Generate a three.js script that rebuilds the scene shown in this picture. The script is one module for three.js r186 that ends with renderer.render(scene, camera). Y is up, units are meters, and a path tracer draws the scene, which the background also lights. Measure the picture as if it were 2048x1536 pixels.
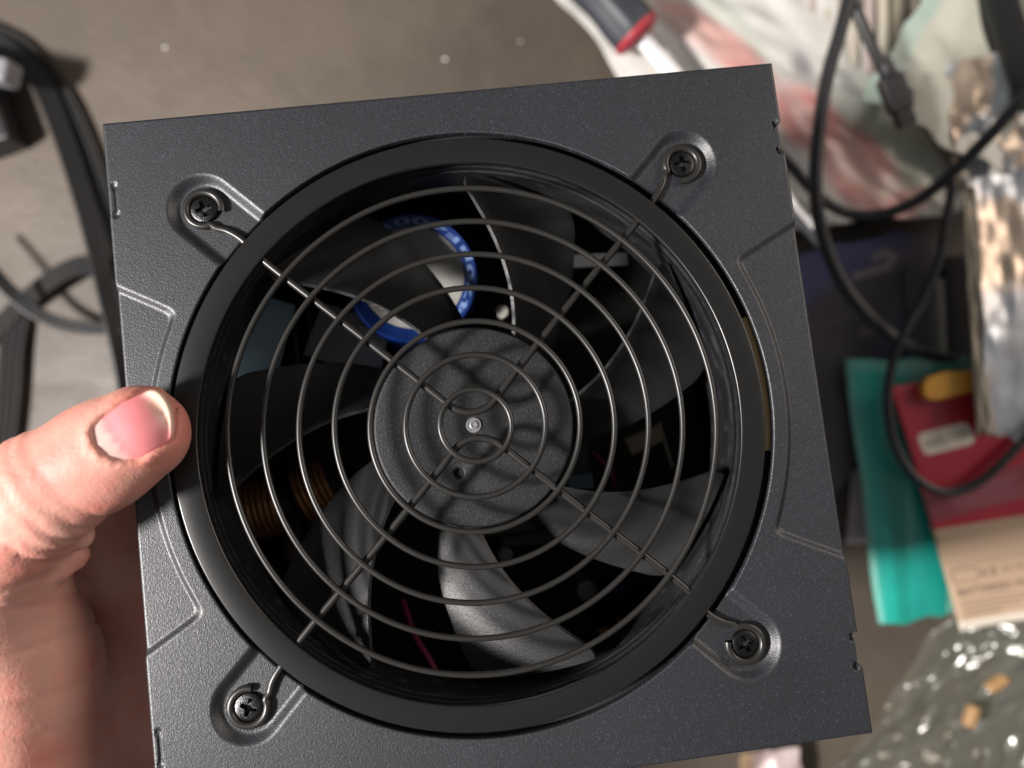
import * as THREE from 'three';
import { mergeGeometries, mergeVertices, toCreasedNormals } from 'three/addons/utils/BufferGeometryUtils.js';
import { RoundedBoxGeometry } from 'three/addons/geometries/RoundedBoxGeometry.js';
import { RectAreaLightUniformsLib } from 'three/addons/lights/RectAreaLightUniformsLib.js';
import { Brush, Evaluator, SUBTRACTION } from 'three-bvh-csg';

// ---------------------------------------------------------------- camera, lamps, exposure
const scene = new THREE.Scene();
const camera = new THREE.PerspectiveCamera(51.28, 4 / 3, 0.01, 10);
camera.position.set(0, 0.36, 0);
camera.up.set(0, 0, -1);
camera.lookAt(0, 0, 0);
camera.focus = 0.172;                       // on the face of the power supply
camera.userData.fStop = 7.2;
const renderer = new THREE.WebGLRenderer({ antialias: true });
renderer.toneMapping = THREE.LinearToneMapping;
renderer.toneMappingExposure = 1.0;
renderer.shadowMap.enabled = true;
RectAreaLightUniformsLib.init();
scene.background = new THREE.Color(0.165, 0.167, 0.173);   // the dim room around
function lamp(color, intensity, w, h, at, to) {
  const l = new THREE.RectAreaLight(color, intensity, w, h);
  l.position.set(...at); l.lookAt(...to); scene.add(l); return l;
}
lamp(0xfffaf6, 555, 0.103, 0.103, [-0.58, 0.70, 0.13], [0, 0.19, 0]);        // the desk lamp beside the photographer
lamp(0xfff0e2, 6, 0.9, 0.9, [1.55, 0.95, -0.75], [0.05, 0, 0]);            // the ceiling lamp

// ---------------------------------------------------------------- helpers
function rng(seed) { let a = seed >>> 0; return () => { a = (a + 0x6D2B79F5) | 0; let t = Math.imul(a ^ (a >>> 15), 1 | a); t = (t + Math.imul(t ^ (t >>> 7), 61 | t)) ^ t; return ((t ^ (t >>> 14)) >>> 0) / 4294967296; }; }
function hash(x, y, z, s) { let h = Math.imul(x, 374761393) ^ Math.imul(y, 668265263) ^ Math.imul(z, 2147483647 ^ 0x5bd1e995) ^ Math.imul(s, 974634221); h = Math.imul(h ^ (h >>> 13), 1274126177); h ^= h >>> 16; return (h >>> 0) / 4294967296; }
const sm = (t) => t * t * (3 - 2 * t);
function noise2(x, y, s, per = 0) {
  const xi = Math.floor(x), yi = Math.floor(y), u = sm(x - xi), v = sm(y - yi);
  const w = (i) => (per ? ((i % per) + per) % per : i);
  const a = hash(w(xi), w(yi), 0, s), b = hash(w(xi + 1), w(yi), 0, s), c = hash(w(xi), w(yi + 1), 0, s), d = hash(w(xi + 1), w(yi + 1), 0, s);
  return (a + (b - a) * u) * (1 - v) + (c + (d - c) * u) * v;
}
function noise3(x, y, z, s) {
  const xi = Math.floor(x), yi = Math.floor(y), zi = Math.floor(z), u = sm(x - xi), v = sm(y - yi), w = sm(z - zi);
  let r = 0;
  for (let k = 0; k < 2; k++) for (let j = 0; j < 2; j++) for (let i = 0; i < 2; i++) r += hash(xi + i, yi + j, zi + k, s) * (i ? u : 1 - u) * (j ? v : 1 - v) * (k ? w : 1 - w);
  return r;
}
const sstep = (a, b, x) => { const t = Math.min(1, Math.max(0, (x - a) / (b - a))); return sm(t); };
const clamp = (x, a, b) => Math.min(b, Math.max(a, x));
function tex(n, f, srgb, repeat = 1) {       // f(i, j) -> [r, g, b] or one number, 0..1
  const d = new Uint8Array(n * n * 4);
  for (let j = 0; j < n; j++) for (let i = 0; i < n; i++) { const c = f(i, j), k = (j * n + i) * 4; if (typeof c === 'number') d[k] = d[k + 1] = d[k + 2] = clamp(c, 0, 1) * 255; else for (let q = 0; q < 3; q++) d[k + q] = clamp(c[q], 0, 1) * 255; d[k + 3] = 255; }
  const t = new THREE.DataTexture(d, n, n); t.magFilter = THREE.LinearFilter; t.minFilter = THREE.LinearFilter;
  t.wrapS = t.wrapT = THREE.RepeatWrapping; t.repeat.set(repeat, repeat); if (srgb) t.colorSpace = THREE.SRGBColorSpace; t.needsUpdate = true; return t;
}
function canvasTex(w, h, draw) {
  const c = document.createElement('canvas'); c.width = w; c.height = h; draw(c.getContext('2d'), w, h);
  const t = new THREE.CanvasTexture(c); t.colorSpace = THREE.SRGBColorSpace; return t;
}
const lin = (r, g, b) => new THREE.Color().setRGB(r, g, b);
function std(r, g, b, rough, o = {}) { const m = new THREE.MeshStandardMaterial({ roughness: rough, metalness: 0, side: THREE.DoubleSide, ...o }); m.color.setRGB(r, g, b); return m; }
function phys(r, g, b, rough, o = {}) { const m = new THREE.MeshPhysicalMaterial({ roughness: rough, metalness: 0, side: THREE.DoubleSide, ...o }); m.color.setRGB(r, g, b); return m; }
const used = {};
function numbered(n) { const k = (used[n] = (used[n] ?? -1) + 1); return k ? n + '_' + String(k).padStart(3, '0') : n; }
function tag(o, label, category, group, kind) { o.userData.label = label; if (category) o.userData.category = category; if (group) o.userData.group = group; if (kind) o.userData.kind = kind; return o; }
function thing(name, label, category, at = [0, 0, 0], group) { const g = new THREE.Group(); g.name = numbered(name); g.position.set(...at); scene.add(g); return tag(g, label, category, group); }
function put(name, geo, m, parent) { const o = new THREE.Mesh(geo, m); o.name = parent === scene ? numbered(name) : name; o.castShadow = o.receiveShadow = true; parent.add(o); return o; }
function geoFrom(pos, idx, uv, col) {
  const g = new THREE.BufferGeometry(); g.setAttribute('position', new THREE.BufferAttribute(new Float32Array(pos), 3)); g.setIndex(idx);
  if (uv) g.setAttribute('uv', new THREE.BufferAttribute(new Float32Array(uv), 2)); if (col) g.setAttribute('color', new THREE.BufferAttribute(new Float32Array(col), 3));
  g.computeVertexNormals(); return g;
}
const V3 = (a) => new THREE.Vector3(...a);
const curve = (pts, closed = false, tension = 0.5) => new THREE.CatmullRomCurve3(pts.map(V3), closed, 'centripetal', tension);
const tube = (pts, r, seg = 80, sides = 12, closed = false) => new THREE.TubeGeometry(curve(pts, closed), seg, r, sides, closed);
function merge(list) { return mergeGeometries(list.map((g) => { g = g.index ? g.toNonIndexed() : g; for (const k of Object.keys(g.attributes)) if (!['position', 'normal', 'uv'].includes(k)) g.deleteAttribute(k); return g; })); }

// ---------------------------------------------------------------- tabletop
{
  const col = tex(1024, (i, j) => { const n = noise2(i / 256, j / 256, 2, 4) * 0.5 + noise2(i / 128, j / 128, 3, 8) * 0.4 + noise2(i / 32, j / 32, 4, 32) * 0.3 + noise2(i / 3, j / 3, 5, 341) * 0.2; const v = 0.76 + 0.26 * n; return [0.335 * v, 0.297 * v, 0.260 * v]; }, true, 3);
  const bmp = tex(512, (i, j) => noise2(i / 4, j / 4, 8, 128) * 0.6 + noise2(i / 24, j / 24, 9, 21) * 0.4, false, 9);
  const rgh = tex(512, (i, j) => { const v = 0.42 + 0.2 * noise2(i / 60, j / 60, 21, 8) + 0.08 * noise2(i / 9, j / 9, 22, 57); return [v, v, v]; }, false, 2);
  const m = std(1, 1, 1, 1, { map: col, bumpMap: bmp, bumpScale: 0.00025, roughnessMap: rgh });
  const g = new RoundedBoxGeometry(1.5, 0.03, 1.1, 3, 0.006);
  const p = g.attributes.position, uv = g.attributes.uv; for (let i = 0; i < p.count; i++) uv.setXY(i, p.getX(i) + 0.5, p.getZ(i) + 0.5);
  const o = put('tabletop', g, m, scene); o.position.set(0, -0.015, 0); tag(o, 'dark grey brown laminate tabletop under all the clutter', 'tabletop', null, 'structure');
}

// ---------------------------------------------------------------- power supply
// local axes in millimetres: x along the top edge, y up the face, z out of the face; the group stands at the centre of the back plate
const basis = new THREE.Matrix4().makeBasis(new THREE.Vector3(0.991514,-0.063425,-0.113474), new THREE.Vector3(-0.118354,-0.079368,-0.989794), new THREE.Vector3(0.053771,0.994826,-0.086201));
const faceAt = new THREE.Vector3(-0.005854,0.187718,0.009072);
const DEPTH = 86;
const psu = thing('power_supply', 'black metal power supply unit with round fan grille held over the table', 'power supply');
psu.quaternion.setFromRotationMatrix(basis);
psu.position.copy(new THREE.Vector3(0, 0, -DEPTH / 1000).applyQuaternion(psu.quaternion).add(faceAt));
const mm = (g) => g.scale(0.001, 0.001, 0.001).translate(0, 0, DEPTH / 1000);
const part = (name, g, m, parent = psu) => put(name, mm(g), m, parent);
const lathe = (prof, n = 160) => new THREE.LatheGeometry(prof.map((p) => new THREE.Vector2(p[0], p[1])), n).rotateX(Math.PI / 2);   // (radius, z)
const FC = [-2.2, 0.5];        // centre of the fan and of its grille
const HC = [-1.75, 0.25], HR = 65.1;   // the round opening

const grain = tex(1024, (() => { const r = rng(11), a = new Float32Array(1024 * 1024); for (let i = 0; i < a.length; i++) a[i] = r(); return (i, j) => noise2(i / 4, j / 4, 31, 256) * 0.75 + noise2(i / 8, j / 8, 32, 128) * 0.15 + a[j * 1024 + i] * 0.1; })(), false, 1);
const coat = tex(2048, (() => {
  const a = new Float32Array(2048 * 2048), r = rng(5);
  for (let k = 0; k < 900; k++) { const x = r() * 2048 | 0, y = r() * 2048 | 0, b = r() ** 3 * 0.30; a[y * 2048 + x] = b; if (r() < 0.4) a[y * 2048 + Math.min(2047, x + 1)] = b; if (r() < 0.3) a[Math.min(2047, y + 1) * 2048 + x] = b * 0.8; }
  const line = (x0, y0, x1, y1, b) => { const n = Math.hypot(x1 - x0, y1 - y0); for (let i = 0; i < n; i++) { const x = x0 + (x1 - x0) * i / n | 0, y = y0 + (y1 - y0) * i / n | 0; if (r() < 0.55) a[y * 2048 + x] = b * r(); } };
  const q = (x) => (x + 80) / 160 * 2048;
  line(q(60.5), q(51), q(70), q(40.5), 0.16); line(q(58), q(53.5), q(59.5), q(52.2), 0.2);
  for (let k = 0; k < 26; k++) { const x = r() * 2048, y = r() * 2048, t = r() * 6.3, l = 6 + r() * 26; line(clamp(x, 40, 2000), clamp(y, 40, 2000), clamp(x + l * Math.cos(t), 40, 2000), clamp(y + l * Math.sin(t), 40, 2000), 0.08); }
  return (i, j) => { const n = noise2(i / 2.7, j / 2.7, 41), f = sstep(0.66, 0.95, n) * 0.085, b = 0.105 + 0.02 * noise2(i / 220, j / 220, 42) + f + a[j * 2048 + i]; return [b * 0.95, b * 1.005, b * 1.15]; };
})(), true, 1);
const M = {
  coat: phys(1, 1, 1, 0.46, { map: coat, bumpMap: grain, bumpScale: 0.000046, ior: 1.6 }),
  side: std(0.03, 0.03, 0.032, 0.5),
  ring: phys(0.0075, 0.0073, 0.007, 0.3, {}),
  wire: phys(0.014, 0.013, 0.0118, 0.37),
  fan: phys(0.013, 0.013, 0.0135, 0.42, { bumpMap: grain, bumpScale: 0.00005 }),
  hub: phys(0.014, 0.014, 0.0146, 0.46, { specularIntensity: 0.6, bumpMap: grain, bumpScale: 0.00006 }),
  screw: std(0.05, 0.05, 0.052, 0.3, { metalness: 1, bumpMap: grain, bumpScale: 0.00003 }),
  dark: std(0.012, 0.012, 0.013, 0.6),
  steel: std(0.5, 0.5, 0.5, 0.35, { metalness: 0.9 }),
};
{ const d = coat.clone(); d.repeat.set(0.19, 0.19); d.needsUpdate = true; M.hub = phys(1.1, 1.02, 0.92, 0.5, { specularIntensity: 0.6, map: d, bumpMap: grain, bumpScale: 0.00006 }); }
M.coat.bumpMap = grain.clone(); M.coat.bumpMap.repeat.set(4, 4); M.coat.bumpMap.needsUpdate = true;

const screws = [[-55.2, 54.0], [51.1, 53.6], [50.3, -53.0], [-55.2, -52.0]];
function faceHeight(x, y) {
  let z = 0;
  // pressed-in panels along both sides
  for (const s of [-1, 1]) {
    const X = s * (x - (s < 0 ? 0 : 0)), R = Math.hypot(x - HC[0], y - HC[1]);
    const cx = s < 0 ? 62.8 : 59.6, cy = s < 0 ? 31.9 : 30.1, ex = 75, ey = s < 0 ? 38.9 : 37.7;
    if (X < 50) continue;
    const nx = (ey - cy), ny = -(ex - cx), nl = Math.hypot(nx, ny);
    const dl = ((X - cx) * nx + (Math.abs(y) - cy) * ny) / nl;      // inside below the slanted line
    const k = 1.2, d0 = R - 68.6, d1 = dl, d = -Math.log(Math.exp(-k * d0) + Math.exp(-k * d1)) / k;
    z -= 0.95 * sstep(-0.6, 1.1, d);
  }
  // pressed-in seats of the four screws
  for (const [sx, sy] of screws) {
    let ux = FC[0] - sx, uy = FC[1] - sy; const l = Math.hypot(ux, uy); ux /= l; uy /= l;
    const t = clamp((x - sx) * ux + (y - sy) * uy, 0, 20), d = Math.hypot(x - sx - ux * t, y - sy - uy * t);
    if (d < 9.5) z = Math.min(z, z - 1.7 * sstep(7.8, 5.25, d));
  }
  // the little relief holes and slits of the side tabs
  for (const s of [-1, 1]) for (const c of [57.5, -57.5]) {
    const X = Math.abs(x - s * 73.4), Y = Math.abs(y - c);
    if (X > 3 || Y > 5) continue;
    const d = Math.min(Math.hypot(X, Y - 3.1) - 0.42, s < 0 ? Math.max(X - 0.02, Y - 3.1) : 9);
    z -= (s < 0 ? 0.45 : 1.0) * sstep(s < 0 ? 0.5 : 0.35, 0.05, d);
  }
  return z;
}
{ // cover
  const NT = 1800, vs = [];
  for (let i = 0; i <= 8; i++) vs.push(0.045 * i / 8);
  for (let i = 1; i <= 175; i++) vs.push(0.045 + 0.90 * i / 175);
  for (let i = 1; i <= 22; i++) vs.push(0.945 + 0.055 * i / 22);
  const pos = [], uv = [], idx = [], rows = vs.length + 1;
  const sideX = (s, y) => { const a = Math.abs(y); return s > 0 && a > 54.0 && a < 61.0 ? 73.85 : s < 0 && a > 54.2 && a < 60.8 ? 74.75 : 75; };
  for (let i = 0; i < NT; i++) {
    const th = Math.PI / 4 + i / NT * Math.PI * 2, c = Math.cos(th), s = Math.sin(th);
    let r = Math.min(75 / Math.max(1e-9, Math.abs(c)), 75 / Math.max(1e-9, Math.abs(s)));
    if (Math.abs(c) > Math.abs(s)) { const lim = sideX(Math.sign(c), r * s); r = Math.min(r, lim / Math.abs(c)); }
    const ox = r * c, oy = r * s, ix = HC[0] + HR * c, iy = HC[1] + HR * s;
    pos.push(ix, iy, -1.6); uv.push((ix + 80) / 160, (iy + 80) / 160);
    for (const v of vs) {
      const x = ix + (ox - ix) * v, y = iy + (oy - iy) * v;
      let z = faceHeight(x, y);
      const e = Math.min(75 - Math.abs(x), 75 - Math.abs(y)), F = 0.8; if (e < F) z -= F - Math.sqrt(Math.max(0, F * F - (F - e) ** 2));
      const d = Math.hypot(x - HC[0], y - HC[1]) - HR; if (d < 0.5) z -= 0.5 - Math.sqrt(Math.max(0, 0.25 - (0.5 - d) ** 2));
      pos.push(x, y, z); uv.push((x + 80) / 160, (y + 80) / 160);
    }
  }
  for (let i = 0; i < NT; i++) { const a = i * rows, b = ((i + 1) % NT) * rows; for (let j = 0; j < rows - 1; j++) idx.push(a + j, a + j + 1, b + j + 1, a + j, b + j + 1, b + j); }
  part('cover_panel', geoFrom(pos, idx, uv), M.coat);
  const wall = (w, h, x, y) => part('case_wall', new THREE.BoxGeometry(w, h, DEPTH - 1.3).translate(x, y, -(DEPTH - 1.3) / 2 - 1.3), M.side);
  wall(0.9, 148.2, -73.4, 0); wall(0.9, 148.2, 73.4, 0); wall(149.6, 0.7, 0, 74.45); wall(149.6, 0.7, 0, -74.45);
  part('back_plate', new THREE.BoxGeometry(146, 148, 1).translate(0, 0, -DEPTH + 0.5), M.side);
}
// grille: a flat ring over two bent wires, seven round wires welded on top, four eyelets
const grille = new THREE.Group(); grille.name = 'fan_grille'; psu.add(grille);
{
  const z0 = -0.25, z1 = 0.72, ri = 58.2, ro = 63.7, f = 0.45, prof = [];
  const arc = (cx, cz, a0, a1) => { for (let i = 0; i <= 5; i++) { const a = (a0 + (a1 - a0) * i / 5) * Math.PI / 180; prof.push([cx + f * Math.cos(a), cz + f * Math.sin(a)]); } };
  prof.push([ri, z0]); arc(ri + f, z1 - f - 0.1, 180, 95); arc(ro - f, z1 - f, 85, 0); prof.push([ro, z0], [ri, z0]);
  part('flat_ring', toCreasedNormals(lathe(prof, 360), 0.9).translate(FC[0] - 0.1, FC[1] - 0.3, 0), M.ring, grille);
  for (let k = 0; k < 7; k++) {
    const r = 7.7 + 7.43 * k, g = new THREE.TorusGeometry(r, 0.66, 14, 90 + k * 40);
    const R = rng(60 + k), p = g.attributes.position; const e = 0.12, ph = R() * 6.3; for (let i = 0; i < p.count; i++) { const a = Math.atan2(p.getY(i), p.getX(i)); p.setXYZ(i, p.getX(i) * (1 + e / r * Math.cos(2 * a + ph)), p.getY(i) * (1 + e / r * Math.cos(2 * a + ph)), p.getZ(i) + 0.06 * Math.sin(2 * a + ph)); }
    g.computeVertexNormals(); part('ring_wire', g.translate(FC[0] + 0.3, FC[1] - 0.1, 0.48), M.wire, grille);
  }
  const eye = (k) => {      // from the free end round the screw and out along the arm
    const [sx, sy] = screws[k], a = Math.atan2(FC[1] - sy, FC[0] - sx), pts = [], at = (r, t, z) => [sx + r * Math.cos(a + t), sy + r * Math.sin(a + t), z];
    for (let i = 0; i <= 22; i++) pts.push(at(3.78, (32 + (333 - 32) * i / 22) * Math.PI / 180, -1.05));
    pts.push(at(5.0, -0.30, -1.2), at(6.6, -0.10, -1.1), at(8.2, -0.03, -1.0), at(10.5, 0, -0.95));
    return pts;
  };
  const inner = { 0: [[-44.2, 42.1, -0.9], [-25.5, 23.6, -0.9], [-9.4, 7.7, -0.9]], 1: [[40.3, 42.6, -0.9], [20, 23, -0.9], [5.4, 8.2, -0.9]], 2: [[40.3, -41.3, -0.9], [20, -21.2, -0.9], [6.0, -7.4, -0.9]], 3: [[-43.9, -40.3, -0.9], [-24.6, -21.8, -0.9], [-10.2, -7.6, -0.9]] };
  const w0 = [...eye(0), ...inner[0], [-7.0, 5.3, -0.9], [-5.0, 3.95, -0.9], [-2.2, 3.35, -0.9], [0.8, 3.95, -0.9], [2.9, 5.4, -0.9], ...[...inner[1]].reverse(), ...[...eye(1)].reverse()];
  const w1 = [...eye(3), ...inner[3], [-8.0, -5.3, -0.9], [-5.6, -3.2, -0.9], [-2.3, -2.3, -0.9], [1.2, -3.2, -0.9], [3.6, -5.0, -0.9], ...[...inner[2]].reverse(), ...[...eye(2)].reverse()];
  for (const w of [w0, w1]) part('cross_wire', tube(w, 0.82, 520, 12), M.wire, grille);
}
// screws
{
  const ev = new Evaluator(); ev.attributes = ['position', 'normal'];
  const body = new Brush(toCreasedNormals(lathe([[0, -2], [2.75, -2], [2.92, -1.6], [2.92, -0.75], [2.8, -0.5], [2.5, -0.38], [2.0, -0.3], [0, -0.22]], 56), 0.6)); body.updateMatrixWorld();
  const sh = new THREE.Shape(), a = 0.46, b = 1.95, c = 0.74;
  const q = [[a, b], [a + 0.06, c + 0.12], [c + 0.12, a + 0.06], [b, a]]; let first = true;
  for (let k = 0; k < 4; k++) for (const [x, y] of q.map((p) => { const t = -k * Math.PI / 2; return [p[0] * Math.cos(t) - p[1] * Math.sin(t), p[0] * Math.sin(t) + p[1] * Math.cos(t)]; })) { first ? sh.moveTo(x, y) : sh.lineTo(x, y); first = false; }
  sh.closePath();
  const cutG = new THREE.ExtrudeGeometry(sh, { depth: 2, bevelEnabled: false }); const p = cutG.attributes.position; for (let i = 0; i < p.count; i++) { const s = p.getZ(i) < 1 ? 0.5 : 1.08; p.setXY(i, p.getX(i) * s, p.getY(i) * s); }
  cutG.computeVertexNormals(); cutG.translate(0, 0, -1.75);
  const cut = new Brush(cutG); cut.updateMatrixWorld();
  const res = ev.evaluate(body, cut, SUBTRACTION).geometry;
  const rot = [0.25, 0.05, 0.35, -0.4];
  screws.forEach(([x, y], k) => { const g = new THREE.BufferGeometry(); g.setAttribute('position', res.attributes.position.clone()); g.setAttribute('normal', res.attributes.normal.clone()); if (res.index) g.setIndex(res.index.clone()); const n = g.attributes.position.count, uv = new Float32Array(n * 2); for (let i = 0; i < n; i++) { uv[i * 2] = g.attributes.position.getX(i) / 20; uv[i * 2 + 1] = g.attributes.position.getY(i) / 20; } g.setAttribute('uv', new THREE.BufferAttribute(uv, 2)); part('screw', g.rotateZ(rot[k]).translate(x, y, -0.35), M.screw); });
}
// fan frame, hub, blades
{
  const prof = [[72, -5], [63, -5], [62.8, -3.2], [61.8, -3], [61.5, -3.5], [61.5, -5.4], [61.2, -5.5], [61.2, -7.4], [60.9, -7.5], [60.9, -9.6], [60.6, -9.7], [60.6, -12], [60.3, -12.1], [60.3, -28], [72, -28], [72, -5]];
  part('fan_frame', toCreasedNormals(lathe(prof, 240).translate(FC[0], FC[1], 0), 0.5), M.hub);
  part('foam_strip', lathe([[64.2, -4.9], [66.6, -4.9], [66.6, -4.0], [64.2, -4.0], [64.2, -4.9]], 200).translate(HC[0], HC[1], 0), M.dark);
  const seg = new THREE.RingGeometry(64.0, 66.4, 40, 1, -0.20, 0.47).translate(HC[0], HC[1], 0);
  const segB = seg.clone().translate(0, 0, -2.2); seg.translate(0, 0, -2.6);
  part('tape_strip', merge([seg, segB]), std(0.55, 0.38, 0.18, 0.4));
  const fan = new THREE.Group(); fan.name = 'fan'; psu.add(fan);
  const hs = new THREE.Shape(); hs.absarc(0, 0, 22.0, 0, Math.PI * 2); const ho = new THREE.Path(); ho.absarc(-4.65, -10.1, 1.75, 0, Math.PI * 2, true); hs.holes.push(ho);
  const hubTop = new THREE.ExtrudeGeometry(hs, { depth: 1.6, bevelThickness: 0.7, bevelSize: 0.7, bevelSegments: 4, curveSegments: 96 }).translate(0, 0, -11.4);
  hubTop.attributes.uv.array.forEach((v, i, a) => { a[i] = v / 30; });
  part('hub', merge([toCreasedNormals(hubTop, 0.5), lathe([[22.7, -10.6], [22.9, -12], [22.9, -32], [0, -32]], 96), lathe([[3, -10.4], [0, -10.4]], 20).translate(-4.65, -10.1, 0)]).translate(FC[0], FC[1], 0), M.hub, fan);
  part('hub_pin', toCreasedNormals(lathe([[1.75, -9.2], [1.7, -8.95], [1.35, -8.9], [1.3, -9.0], [1.0, -9.0], [0.95, -8.6], [0.6, -8.5], [0.5, -8.8], [0, -8.75]], 32), 0.4).translate(FC[0] - 0.1, FC[1] + 0.3, 0.2), std(0.32, 0.32, 0.33, 0.35, { metalness: 0.6 }), fan);
  const NR = 30, NC = 18, th = 0.65;
  const surf = (s, c) => {           // s along the radius, c from the raised edge to the lower one
    const r0 = 22.5, r1 = 58.6, r = r0 + (r1 - r0) * s;
    const round = s > 0.9 ? ((s - 0.9) / 0.1) ** 2 : 0;
    const cc = 0.5 + (c - 0.5) * (1 - 0.10 * round);
    const lead = -27 * Math.pow(1 - s, 1.15), span = 25.5 + 3.5 * s;
    const a = (138.3 + lead - span * cc) * Math.PI / 180;
    const drop = 15 - 3 * s, z = -10.2 + 0.5 * s - drop * (cc + 0.55 * cc * (1 - cc)) ;
    return new THREE.Vector3(r * Math.cos(a), r * Math.sin(a), z);
  };
  const pos = [], uv = [], idx = [], N = (NR + 1) * (NC + 1);
  for (const side of [1, -1]) for (let i = 0; i <= NR; i++) for (let j = 0; j <= NC; j++) {
    const s = i / NR, c = j / NC, e = 1e-3, p = surf(s, c), du = surf(Math.min(1, s + e), c).sub(surf(s - e, c)), dv = surf(s, c + e).sub(surf(s, c - e)), n = dv.cross(du).normalize(); if (n.z < 0) n.negate();
    const edge = Math.min(c, 1 - c) / 0.12, t = th * (edge < 1 ? 0.62 + 0.38 * Math.sqrt(Math.max(0, 1 - (1 - edge) ** 2)) : 1);
    p.addScaledVector(n, side * t); pos.push(p.x, p.y, p.z); uv.push(p.x / 30, p.y / 30);
  }
  for (let i = 0; i < NR; i++) for (let j = 0; j < NC; j++) { const a = i * (NC + 1) + j, b = a + NC + 1; idx.push(a, b, b + 1, a, b + 1, a + 1); const q = a + N, w = b + N; idx.push(q, w + 1, w, q, q + 1, w + 1); }
  const rim = []; for (let j = 0; j <= NC; j++) rim.push(j); for (let i = 1; i <= NR; i++) rim.push(i * (NC + 1) + NC); for (let j = NC - 1; j >= 0; j--) rim.push(NR * (NC + 1) + j); for (let i = NR - 1; i >= 1; i--) rim.push(i * (NC + 1));
  for (let k = 0; k < rim.length; k++) { const a = rim[k], b = rim[(k + 1) % rim.length]; idx.push(a, b, b + N, a, b + N, a + N); }
  const blade = toCreasedNormals(geoFrom(pos, idx, uv), 0.7);
  for (let k = 0; k < 7; k++) part('blade', blade.clone().rotateZ(-k * Math.PI * 2 / 7).translate(FC[0], FC[1], 0), M.fan, fan);
}
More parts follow.
